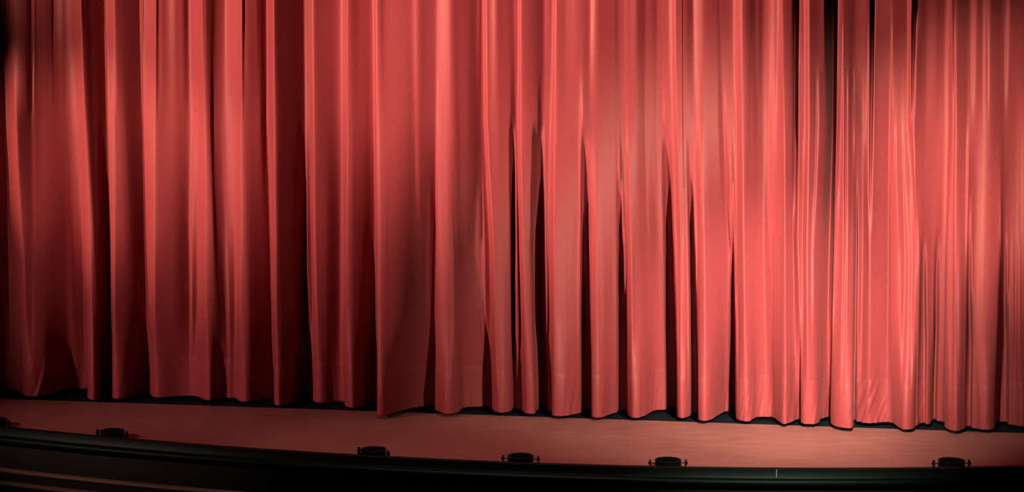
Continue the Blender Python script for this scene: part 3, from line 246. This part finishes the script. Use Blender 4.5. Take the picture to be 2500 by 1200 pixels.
 "27451 74 74 72 70 68 67 66 64 62 61 62 62 64 64 -165 -157 -139 -125 -123 -130 -144 -159 -173 -188 -203 -217 -225 -219 -201 -104 -96 -95 -95 13 29 34 33 33 33 34 27 9 -12 5 21 27 28 28 28 29 29 31 31 33 34 36 36 39 39 41 42 43 44 45 47 47 48 48 48 48 48 47 47 47 47 46 46 45 46 44 46 44 42 39 35 31 26 20 14 12 22 34 41 42 41 44 43 44 45 45 46 46 47 48 46 -1042 -1050 -1052 -119 -108 -94 -77 -61 -42 -11 16 29 34 37 41 51 57 177 182 176 166 157 149 140 122 100 81 68 44 56 76 -1060 -283 -270 -262 -266 35 35 35 34 34 34 34 34 35 34 36 37 38 39 41 42 43 45 46 47 48 48 48 51 53 57 60 60 57 55 45 30 60 54 52 56 51 45 51 50 43 32 -311 -292 -252 -233 -226 -232 -245 19 25 24 23 24 23 24 24 24 23 23 22 22 21 21 21 20 19 20 19 18 20 22 22 25 25 26 27 29 30 34 36 39 40 40 43 42 41 40 40 40 38 30 -388 -382 26 33 32 26 19 6 3 -148 -147 -141 -135 -128 -122 -112 -102 -89 -72 -43 -11 -3 1 3 5 6 9 10 12 15 17 20 24 26 30 34 38 40 41 41 42 60 59 59 59 57 52 -364 23 28 32 33 30 26 23 -262 -247 -214 -188 -175 -167 -12 -9 -6 -5 -2 -1 0 3 5 11 21 30 36 38 39 41 40 42 43 44 43 45 45 46 47 45 44 43 39 50 47 46 48 43 30 60 67 56 47 -724 -730 -398 -382 -374 17 27 31 34 35 37 40 41 42 43 42 43 43 43 44 43 43 44 42 43 42 223 214 206 113 114 106 86 73 57 46 39 49 29 17 -441 -26 -28 -49 -49 15 17 18 18 17 -216 -205 -185 -165 -152 -141 6 14 19 20 22 22 24 24 25 27 31 39 41 43 44 44 45 46 46 46 45 43 44 40 30 16 10 -230 -240 -257 -276 -283 -279 -269 -261 -5 -6 -6 -5 -5 0 10 18 25 28 30 32 34 35 37 38 39 40 71 87 97 105 106 101 92 75 56 47 44 50 50 44 44 44 -198 -1546 -1571 -380 -35 -25 -15 -7 -2 2 4 6 7 8 13 14 12 12 12 12 14 15 17 19 21 22 25 26 28 30 31 34 35 38 39 42 43 45 45 47 47 48 47 48 46 45 44 42 40 38 37 36 35 35 35 36 37 38 38 38 36 34 29 23 14 56 55 58 73 5 3 -2 -490 -489 -99 -90 -76 -65 -53 -47 -41 -37 -34 -30 -27 -23 -21 -17 -15 -11 -8 -3 -1 2 7 8 10 13 40 53 67 83 55 59 62 64 65 64 61 58 54 50 45 40 36 32 29 27 26 26 26 26 27 29 29 30 28 28 24 21 16 10 3 -4 -46 122 -33 -72 -16 -13 10 5 -3 -321 -309 -291 -273 -261 7 8 8 9 10 6 3 8 13 18 23 28 32 35 37 39 42 47 153 861 547 28 -137 -823 -683 -128 159 140 118 4 -4 -212 -208 -195 -169 -136 -100 -79 -60 22 23 25 27 29 32 47 179 996 1011 203 86 86 92 94 93 89 86 87 87 57 -803 -1598 -400 146 6 -17 -254 -268 -269 -259 -93 -87 -58 0 12 11 11 5 7 13 17 20 18 18 19 21 22 24 26 25 26 22 23 24 26 29 28 28 27 22 16 5 30 935 1360 116 -87 -113 -126 -132 -133 -133 -137 189 -689 -1250 -326 -124 -105 -101 -91 -83 -75 20 23 25 26 26 25 22 24 29 39 45 46 46 44 43 44 42 39 35 29 26 22 15 26 427 1579 421 -12 -46 -40 -33 -29 -23 -30 115 -545 -1583 -419 -169 -156 -157 -150 -128 56 42 38 38 35 26 32 36 23 27 37 47 55 61 65 69 74 80 85 83 65 61 66 71 68 52 51 52 49 45 42 39 39 39 37 32 -16 -22 -25 -15 278 1631 852 49 -44 -64 -74 -76 -76 -79 -91 -139 -641 -2163 -505 -63 -55 -113 -106 -100 50 81 -144 -148 54 59 62 63 -48 -41 149 1495 899 35 -22 -10 13 -25 -889 -1497 -387 -171 -149 -128 -111 -101 -91 -80 -69 50 58 60 64 66 69 73 75 78 80 79 80 81 84 89 94 98 99 100 99 94 75 68 63 58 52 41 35 120 763 204 103 38 37 -152 -406 -1480 -347 -85 -33 -51 -286 -222 -160 -153 -135 -134 -111 -84 28 38 48 55 62 67 72 75 75 77 76 74 71 65 61 55 52 49 47 46 44 41 41 38 34 25 -43 -46 -49 -51 -53 -55 -57 -64 -104 -160 -164 -160 -158 -157 -154 -153 -150 -147 -135 -114 -102 -89 -76 67 80 88 93 95 96 93 89 82 73 64 53 -44 -61 -72 -81 -86 -72 -46 -44 -46 -54 -151 -176 -183 -182 -169 45 51 52 50 43 37 51 66 78 89 98 112 144 187 187 173 163 152 143 132 117 96 67 28 -78 -80 -848 -843 -82 -77 -79 -83 -87 -93 -99 -105 -108 -106 -99 -86 24 34 37 -79 -79 -73 24 35 40 43 46 49 50 61 245 1296 899 116 -990 -495 75 66 55 46 38 -99 -100 -106 -109 -100 -91 -81 -72 -54 -43 38 42 42 42 41 40 39 38 37 36 36 37 36 37 38 38 40 41 45 48 53 53 -74 -81 -84 -86 -90 -92 -95 -103 -101 -98 -99 -92 -89 -70 -54 -49 12 20 23 -65 -67 -82 -80 -65 -9 3 1 10 15 -205 19 23 25 25 23 17 25 472 730 406 186 125 89 68 55 30 -336 -1142 -152 80 77 66 54 40 27 401 912 489 121 -928 -567 -54 -17 -19 -22 -23 -23 -24 -26 -436 -432 -419 -67 -60 -48 -38 -31 -27 -31 -55 -110 -121 -121 22 17 -3 -17 -10 8 29 51 67 66 57 51 89 552 594 201 163 118 -46 -882 -578 -31 -10 -16 -19 -21 -27 -30 -33 -31 -26 -19 -18 -14 -14 -9 -3 2 5 9 11 13 16 18 19 22 25 33 61 334 816 492 226 191 183 173 159 145 40 24 9 0 -73 -750 -958 -113 16 -66 -67 -61 26 32 35 33 -86 -90 -90 -88 29 28 28 27 28 30",
]
PLEAT = "0 0 0 0 0 0 0 0 0 0 0 0 0 0 0 0 0 0 0 0 0 0 0 0 0 0 0 0 0 0 0 0 0 0 0 0 0 0 0 0 0 0 0 0 0 0 0 0 0 0 0 0 0 0 0 0 0 0 0 0 0 0 0 0 0 0 0 0 0 0 0 0 0 0 0 0 0 0 0 0 0 0 0 0 0 0 0 0 0 0 0 0 0 0 0 0 0 0 0 0 0 0 0 0 0 0 0 0 0 0 0 0 0 0 0 0 0 0 0 0 0 0 0 0 0 0 0 0 0 0 0 0 0 0 0 0 0 0 0 0 0 0 0 0 0 0 0 0 0 0 0 0 0 0 0 0 0 0 0 0 0 0 0 0 0 0 0 0 0 0 0 0 0 0 0 0 0 0 0 0 0 0 0 0 0 0 0 0 0 0 0 0 0 0 0 0 0 0 0 0 0 0 0 0 0 0 0 0 0 0 0 0 0 0 0 0 0 0 0 0 0 0 0 0 0 0 0 0 0 0 0 0 0 0 0 0 0 0 0 0 0 0 0 0 0 0 0 0 0 0 0 0 0 0 0 0 0 0 0 0 0 0 0 0 0 0 0 0 0 0 0 0 0 0 0 0 0 0 0 0 0 0 0 0 0 0 0 0 0 0 0 0 0 0 0 0 0 0 0 0 0 0 0 0 0 0 0 0 0 0 0 0 0 0 0 0 0 0 0 0 0 0 0 0 0 0 0 0 0 0 0 0 0 0 0 0 0 0 0 0 0 0 0 0 0 0 0 0 0 0 0 0 0 0 0 0 0 0 0 0 0 0 0 0 0 0 0 0 0 0 0 0 0 0 0 0 0 0 0 0 0 0 0 0 0 0 0 0 0 0 0 0 0 0 0 0 0 0 0 0 0 0 0 0 0 0 0 0 0 0 0 0 0 0 0 0 0 0 0 0 0 0 0 0 0 0 0 0 0 0 0 0 0 0 0 0 0 0 0 0 0 0 0 0 0 0 0 0 0 0 0 0 0 0 0 0 0 0 0 0 0 0 0 0 0 0 0 0 0 0 0 0 0 0 0 0 0 0 0 0 0 0 0 0 0 0 0 0 0 0 0 0 0 0 0 0 0 0 0 0 0 0 0 0 0 0 0 0 0 0 0 0 0 0 0 0 0 0 0 0 0 0 0 0 0 0 0 0 0 0 0 0 0 0 0 0 0 0 0 0 0 0 0 0 0 0 0 0 0 0 0 0 0 0 0 0 0 0 0 0 0 0 0 0 0 0 0 0 0 0 0 0 0 0 0 0 0 0 0 0 0 0 0 0 0 0 0 0 0 0 0 0 0 0 0 0 0 0 0 0 0 0 0 0 0 0 0 0 0 0 0 0 0 0 0 0 0 0 0 0 0 0 0 0 1 13 99 154 159 149 71 7 0 0 0 0 0 0 0 0 0 0 0 0 0 0 0 0 0 0 0 0 1 15 110 205 219 220 220 220 220 220 220 220 220 220 217 156 17 1 0 0 0 0 0 0 0 0 0 0 0 0 0 0 0 0 0 0 0 0 0 0 0 0 0 0 0 0 0 0 0 0 0 0 0 0 0 0 1 10 113 258 279 280 280 280 280 280 280 280 271 175 23 1 0 0 0 0 0 0 0 0 0 0 0 0 0 0 0 0 0 0 0 0 0 0 0 0 0 0 0 0 0 3 48 210 256 260 260 260 260 260 260 260 253 179 31 2 0 0 0 0 0 0 0 0 0 0 0 0 0 0 0 0 0 0 0 0 0 0 0 0 0 0 0 0 0 0 0 0 0 0 0 0 0 0 0 0 0 0 0 0 2 34 202 291 300 300 300 300 300 300 300 300 298 250 51 4 0 0 0 0 0 0 0 0 0 0 0 0 0 0 2 22 177 272 280 280 280 280 272 178 23 1 0 0 0 0 0 0 0 0 0 0 0 0 0 0 0 0 0 0 0 0 0 0 0 0 0 0 0 0 0 0 0 0 0 0 0 1 20 160 247 259 260 260 257 231 88 8 1 0 0 0 0 0 0 0 0 0 0 0 0 0 0 0 0 0 0 0 0 0 0 0 0 0 0 0 0 0 0 0 0 0 0 0 0 0 0 0 0 0 0 0 0 0 0 0 0 0 0 0 0 0 0 0 0 0 0 0 0 0 0 0 0 0 0 0 0 0 0 0 0 0 0 0 0 0 0 0 0 0 0 0 0 0 0 0 0 0 0 0 0 0 0 0 0 0 0 0 0 0 0 0 0 0 0 0 0 0 0 0 0 0 0 0 0 0 0 0 0 0 0 0 0 0 0 0 0 0 0 0 0 0 0 0 0 0 0 0 1 20 126 192 181 68 5 0 0 0 0 0 0 0 0 0 0 0 0 0 0 0 0 0 0 0 0 0 0 0 0 0 0 0 0 0 0 0 0 0 0 0 0 0 0 0 0 0 0 0 0 0 0 0 0 0 0 0 0 0 0 0 0 0 0 0 0 0 0 0 0 0 0 0 0 0 0 0 0 1 11 69 153 177 180 180 180 180 180 178 140 21 1 0 0 0 0 0 2 43 161 178 160 65 7 1 0 0 0 0 0 0 0 0 0 0 0 0 0 0 0 0 0 0 0 0 0 0 0 0 0 0 0 0 0 0 0 0 1 23 134 177 180 180 179 165 69 6 0 0 0 0 0 0 0 0 0 0 0 0 0 0 0 0 0 0 0 0 0 0 0 0 0 0 0 4 62 168 197 200 200 200 200 200 200 200 200 200 199 191 114 15 1 0 0 0 0 0 0 0 0 0 0 0 0 0 0 0 0 0 0"
PLEAT = np.array([int(q) for q in PLEAT.split()]) / 1000.0
FOLDS = [10 + np.cumsum([int(q) for q in t.split()]) / 10000.0 for t in FOLDS]
# <<< fold plans
def catmull(P, n):
    P = np.array(P, float); out = []
    Q = np.vstack([2 * P[0] - P[1], P, 2 * P[-1] - P[-2]])
    for i in range(1, len(Q) - 2):
        p0, p1, p2, p3 = Q[i - 1], Q[i], Q[i + 1], Q[i + 2]
        for k in range(n):
            t = k / n
            out.append(.5 * ((2 * p1) + (-p0 + p2) * t + (2 * p0 - 5 * p1 + 4 * p2 - p3) * t * t + (-p0 + 3 * p1 - 3 * p2 + p3) * t ** 3))
    out.append(P[-1]); return np.array(out)
def gsmooth(A, s):
    r = int(3 * s) + 1; k = np.exp(-.5 * (np.arange(-r, r + 1) / s) ** 2); k /= k.sum()
    out = np.empty_like(A)
    for c in range(A.shape[1]):
        out[:, c] = np.convolve(np.pad(A[:, c], r, mode='edge'), k, 'valid')
    return out
# plan of the folds in (column, depth); depth from the hem row
pl = [(x, on_floor(x, y, HEMZ)[1]) for x, y in HEMX]
cur = catmull(pl, 12)
# resample evenly along the cloth
sx = cur[:, 0] / 330.0
seg = np.hypot(np.diff(sx), np.diff(cur[:, 1])); s = np.concatenate([[0], np.cumsum(seg)])
NC = 3400
si = np.linspace(0, s[-1], NC); ds = si[1]
cur = np.stack([np.interp(si, s, cur[:, 0]), np.interp(si, s, cur[:, 1])], 1)
cur = gsmooth(cur, 0.007 / ds)
CX, CY = cur[:, 0], cur[:, 1]
# higher up the cloth hangs without tucks: columns in order
up = np.maximum.accumulate(CX); dn = np.minimum.accumulate(CX[::-1])[::-1]
XM = CX.copy(); i_ = 0
while i_ < NC:                                   # at a tuck the front layer keeps its place
    if up[i_] - dn[i_] > 1e-6:
        j_ = i_
        while j_ < NC and up[j_] - dn[j_] > 1e-6: j_ += 1
        XM[i_:j_] = dn[i_:j_] if CY[min(j_, NC - 1)] < CY[max(i_ - 1, 0)] else up[i_:j_]
        i_ = j_
    else: i_ += 1
XM = gsmooth(XM[:, None], 2)[:, 0] + np.arange(NC) * 1e-4
hx = np.maximum.accumulate(np.array([p[0] for p in pl]) + np.arange(len(pl)) * 1e-3); hy = np.array([p[1] for p in pl])
FX = np.arange(-1000, 3301, .5); FY = gsmooth(np.interp(FX, hx, hy)[:, None], 4)[:, 0]
FLO = gsmooth(FY[:, None], 160)[:, 0]
GX = np.arange(0, 2500.1, 2.0)
def warp_at(py):
    py = min(max(py, 0), 960)
    return np.array([np.interp(py, ROWS, q) for q in WARP])
def plan(k):
    wt = warp_at(FOLD_ROWS[k]); xw = np.interp(XM, WARP[:, 3], wt)
    A = float(np.interp(FOLD_ROWS[k], (40, 300, 560, 800), (.8, .8, .9, 1.0)))
    lo = np.interp(XM, FX, FLO); b = lo + (np.interp(XM, FX, FY) - lo) * A
    y = np.interp(XM, GX, FOLDS[k])
    e0, e1 = FOLDS[k][0], FOLDS[k][-1]
    t0 = np.clip((XM + 80) / 80, 0, 1); t1 = np.clip((2580 - XM) / 80, 0, 1); t = np.minimum(t0, t1); t = t * t * (3 - 2 * t)
    return b + (y - b) * t
PLANS = [plan(k) for k in range(len(FOLD_ROWS))]
PL8 = np.interp(XM, GX, PLEAT, 0, 0)
HEMTOP = 0.34                                    # height of the hem seam
zz = np.concatenate([np.linspace(HEMZ, HEMTOP, 15), np.linspace(HEMTOP, 4.3, 60)[1:]])
rngn = np.random.RandomState(3)
# small slanting wrinkles pulling at the hem, stronger in some places
wr = gsmooth(rngn.randn(NC, 1), 0.010 / ds)[:, 0]; wr /= wr.std()
wa = gsmooth(rngn.randn(NC, 1), 0.14 / ds)[:, 0]; wa = np.clip(.8 + .7 * wa / wa.std(), 0, 2.2)
wl = gsmooth(rngn.randn(NC, 1), 0.25 / ds)[:, 0]; wl = wl / wl.std() * .25 - .12
arc = np.arange(NC) * ds
def row_points(z):
    py = 600 - 370 + (HC - z) / 12.0 * F
    w_ = min(1.0, max(0.0, (py - 760) / 220)); w_ = w_ * w_ * (3 - 2 * w_)
    px = warp(XM * (1 - w_) + CX * w_, py)
    q = min(max(py, 40), 800); k = max(i for i in range(len(FOLD_ROWS) - 1) if FOLD_ROWS[i] <= q)
    t = (q - FOLD_ROWS[k]) / (FOLD_ROWS[k + 1] - FOLD_ROWS[k])
    Y = PLANS[k] * (1 - t) + PLANS[k + 1] * t
    Y = Y * (1 - w_) + (CY + .45 * PL8) * w_
    wv = ((px - 1250) / F) * Y / (CT - (py - 600) / F * ST)
    fade = max(0.0, 1 - (z - HEMZ) / .45)
    Y = Y + np.interp(arc + wl * (z - HEMZ), arc, wr) * wa * 0.0050 * fade ** 1.3
    if abs(z - HEMTOP) < .012: Y = Y + .003
    return np.stack([wv, Y, np.full(NC, z)], 1)
nh = 15
rows = [row_points(z) for z in zz]
ct = empty('stage_curtain', (0, float(np.polyval(lc, 0)), 0))
tag(ct, 'full red velvet stage curtain hanging in deep vertical folds', 'curtain')
off = np.array([0, float(np.polyval(lc, 0)), 0])
V = np.vstack(rows[nh - 1:]) - off
drape = obj('drape', V, grid_faces(len(zz) - nh + 1, NC), M_velvet, ct, True)
# hem band: doubled cloth, front, rounded bottom edge and back
Hf = rows[:nh]
# cloth normal in plan for thickness
g = np.gradient(Hf[0][:, :2], axis=0); g /= np.linalg.norm(g, axis=1)[:, None] + 1e-9
nrm = np.stack([-g[:, 1], g[:, 0], np.zeros(NC)], 1)              # away from the house
hr = [Hf[0] + nrm * .010 + np.array([0, 0, .06]), Hf[0] + nrm * .010, Hf[0] + nrm * .007 - [0, 0, .006], Hf[0] - [0, 0, .005]] + Hf
hem = obj('hem', np.vstack(hr) - off, grid_faces(len(hr), NC), M_velvet, ct, True)
hem['label'] = 'doubled hem with fine puckers'

# stitching line that closes the hem, and seams between the widths of cloth
def ribbon(name, pts, half, material, upright):
    """thin strip lying on the cloth along pts (n,3), half width along the other direction"""
    p = np.array(pts); n = len(p)
    o_ = np.array([0, 0, half]) if upright == 0 else np.array([half, 0, 0])
    v = np.vstack([p - o_, p + [0, -.0012, 0], p + o_]) - off
    f = []
    for a in range(2):
        for k in range(n - 1):
            q = (a * n + k, a * n + k + 1, (a + 1) * n + k + 1, (a + 1) * n + k)
            f.append(q)
    return obj(name, v, f, material, ct, True)
st = rows[nh - 1] + nrm * -.0025
stitch = ribbon('hem_stitching', st[::2], .0011, M_thread, 0)
stitch['label'] = 'fine stitched line along the top of the hem'
for xs_, p0, p1 in ((1676, -60, 470), (1891, 560, 1010), (1907, 560, 1010), (2001, 560, 1000)):
    c_ = int(np.argmin(np.abs(XM - xs_)))
    pts = [r[c_] + np.array([0, -.0022, 0]) for r in rows if p0 <= 230 + (HC - r[c_][2]) / 12 * F <= p1]
    ribbon('seam', pts, .0018, M_seam, 1)['label'] = 'vertical seam between two widths of cloth'

# ------------------------------------------------------------------ stage lip
lip = sweep('trim_1', [(-.03, LIPZ - .01), (-.02, LIPZ), (.012, LIPZ), (.02, LIPZ - .004), (.024, LIPZ - .05), (.030, LIPZ - .058), (.05, LIPZ - .062), (.062, LIPZ - .068), (.068, LIPZ - .080),
    (.066, LIPZ - .095), (.058, LIPZ - .106), (.040, LIPZ - .112), (.020, LIPZ - .112), (.020, LIPZ - .135), (-.03, LIPZ - .135)], M_green)
tag(lip, 'dark green rounded nosing along the curved stage lip', 'stage edge', kind='structure')
fas = sweep('trim_4', [(-.06, LIPZ - .13), (.030, LIPZ - .13), (.030, -1.25), (-.06, -1.25)], M_brown)
tag(fas, 'dark brown panelled front of the curved stage', 'stage front', kind='structure')
for k, zc in enumerate((-.268, -.360)):
    mo = sweep('trim_%d' % (k + 2), [(.028, zc + .018), (.040, zc + .016), (.052, zc + .008), (.056, zc), (.052, zc - .010), (.040, zc - .018), (.028, zc - .020)], M_copper)
    tag(mo, ('upper' if k == 0 else 'lower') + ' copper coloured moulding along the stage front', 'moulding', kind='structure')

v = [(-5.2, 17.5, 0), (4.8, 17.5, 0), (4.8, 17.5, 5), (-5.2, 17.5, 5), (-5.2, 17.6, 0), (4.8, 17.6, 0), (4.8, 17.6, 5), (-5.2, 17.6, 5)]
o = obj('wall_back', v, [(0, 1, 2, 3), (7, 6, 5, 4), (0, 4, 5, 1), (1, 5, 6, 2), (2, 6, 7, 3), (3, 7, 4, 0)], M_dark)
tag(o, 'black back wall of the stage behind the curtain', 'wall', kind='structure')

# ------------------------------------------------------------------ footlights along the lip
def lathe(prof, n=32, cx=0.0, cy=0.0):
    v, f = [], []
    for r, z in prof:
        for k in range(n):
            a = 2 * math.pi * k / n; v.append((cx + r * math.cos(a), cy + r * math.sin(a), z))
    for i_ in range(len(prof) - 1):
        for k in range(n):
            k2 = (k + 1) % n
            f.append((i_ * n + k, i_ * n + k2, (i_ + 1) * n + k2, (i_ + 1) * n + k))
    f.append(tuple(range(n))[::-1]); f.append(tuple((len(prof) - 1) * n + k for k in range(n)))
    return v, f
def xrod(x0, x1, y, z, r, n=12, ends=None):
    v, f = [], []
    prof = ends or [(x0, r), (x1, r)]
    for x, rr in prof:
        for k in range(n):
            a = 2 * math.pi * k / n; v.append((x, y + rr * math.cos(a), z + rr * math.sin(a)))
    for i_ in range(len(prof) - 1):
        for k in range(n):
            k2 = (k + 1) % n; f.append((i_ * n + k, (i_ + 1) * n + k, (i_ + 1) * n + k2, i_ * n + k2))
    f.append(tuple(range(n))); f.append(tuple((len(prof) - 1) * n + k for k in range(n))[::-1])
    return v, f
def boxmesh(x0, x1, y0, y1, z0, z1):
    v = [(x0, y0, z0), (x1, y0, z0), (x1, y1, z0), (x0, y1, z0), (x0, y0, z1), (x1, y0, z1), (x1, y1, z1), (x0, y1, z1)]
    return v, [(3, 2, 1, 0), (4, 5, 6, 7), (0, 1, 5, 4), (1, 2, 6, 5), (2, 3, 7, 6), (3, 0, 4, 7)]
RD = 0.083
def split(o, deg=35):
    md = o.modifiers.new('edge', 'EDGE_SPLIT'); md.split_angle = math.radians(deg); return o
def make_footlight():
    root = empty('footlight', (0, 0, 0))
    # squat round can with rolled rim and a cooling rib
    prof = [(.060, .004), (.076, .004), (RD - .003, .010), (RD - .003, .020), (RD, .022), (RD, .027), (RD - .003, .029), (RD - .003, .046), (RD, .048),
            (RD + .001, .053), (RD - .002, .0565), (RD - .008, .058), (RD - .011, .056), (RD - .012, .048), (.010, .048)]
    v, f = lathe(prof, 40); split(obj('housing', v, f, M_black, root, True))
    v, f = lathe([(.004, .0485), (RD - .0125, .0485), (RD - .0125, .054), (RD - .03, .058), (RD - .055, .060), (.004, .061)], 40)
    split(obj('lens', v, f, M_glass, root, True), 60)
    v, f = boxmesh(-.118, .118, -.014, .014, .0, .0038)
    obj('base_bar', v, f, M_black, root)
    for sgn in (-1, 1):
        x = sgn * (RD + .029)
        v, f = boxmesh(x - .0045, x + .0045, -.011, .011, .0038, .050)
        v2, f2 = [(x - .0045, -.006, .056), (x + .0045, -.006, .056), (x + .0045, .006, .056), (x - .0045, .006, .056)], []
        n0 = len(v); v = v + v2
        f = f[:1] + f[2:] + [(4, 5, n0 + 1, n0), (5, 6, n0 + 2, n0 + 1), (6, 7, n0 + 3, n0 + 2), (7, 4, n0, n0 + 3), (n0, n0 + 1, n0 + 2, n0 + 3)]
        arm = obj('yoke_arm', v, f, M_black, root)
        a, b = sorted((sgn * (RD - .004), sgn * (RD + .034)))
        v, f = xrod(a, b, 0, .034, .0032); obj('pivot_bolt', v, f, M_black, arm, True)
        c = sgn * (RD + .0335)
        v, f = xrod(0, 0, 0, .034, 0, 14, [(c, .004), (c, .010), (c + sgn * .005, .010), (c + sgn * .008, .006)] if sgn > 0 else [(c + sgn * .008, .006), (c + sgn * .005, .010), (c, .010), (c, .004)])
        obj('tilt_knob', v, f, M_black, arm)
    return root
def copy_tree(o, parent=None):
    c = o.copy(); C.objects.link(c); c.parent = parent
    for ch in list(o.children): copy_tree(ch, c)
    return c
fl0 = make_footlight()
FOOT = [(-9, 'black footlight cut off by the left picture edge'), (275, 'small round black footlight under the narrow bright fold, second from left'),
        (912, 'round black footlight right below the foremost fold, third from left'),
        (1271, 'round black footlight near the middle of the stage lip, fourth from left'), (1631, 'round black footlight just left of the white tape mark'),
        (2323, 'rightmost round black footlight on the stage lip')]
for k, (px, lab) in enumerate(FOOT):
    o = fl0 if k == 0 else copy_tree(fl0)
    X = x_at(px, 1120, 10.2)
    for _ in range(4):
        Yc = float(np.polyval(pc, X)) + .112; X = x_at(px, 1120, Yc)
    sl = float(np.polyval(np.polyder(pc), X))
    o.location = (X, Yc, 0.0)
    o.rotation_euler = (0, 0, math.atan(sl) + (.12, .08, -.25, .05, .1, -.05)[k])
    tag(o, lab, 'footlight', 'footlights along the stage lip')

# ------------------------------------------------------------------ small marks
X = x_at(1893, 1150, 10.05); Y0 = float(np.polyval(pc, X)); Y0 = Y0 - .0255
v = [(X - .0025, Y0 + .0022, LIPZ - .0035), (X + .0025, Y0 + .0022, LIPZ - .0035), (X + .0025, Y0 - .0015, LIPZ - .052), (X - .0025, Y0 - .0015, LIPZ - .052),
     (X - .0025, Y0 + .008, LIPZ - .0035), (X + .0025, Y0 + .008, LIPZ - .0035), (X + .0025, Y0 + .006, LIPZ - .052), (X - .0025, Y0 + .006, LIPZ - .052)]
o = obj('tape_mark', v, [(0, 3, 2, 1), (4, 5, 6, 7), (0, 1, 5, 4), (1, 2, 6, 5), (2, 3, 7, 6), (3, 0, 4, 7)], M_tape)
tag(o, 'thin white tape mark on the dark green stage lip', 'tape mark')
X, Y0 = on_floor(1852, 1131)
v, f = lathe([(.007, .0), (.007, .0012), (.004, .0022)], 10, X, Y0)
o = obj('paint_speck', v, f, M_tape)
tag(o, 'tiny white speck on the apron floor near the tape mark', 'speck')
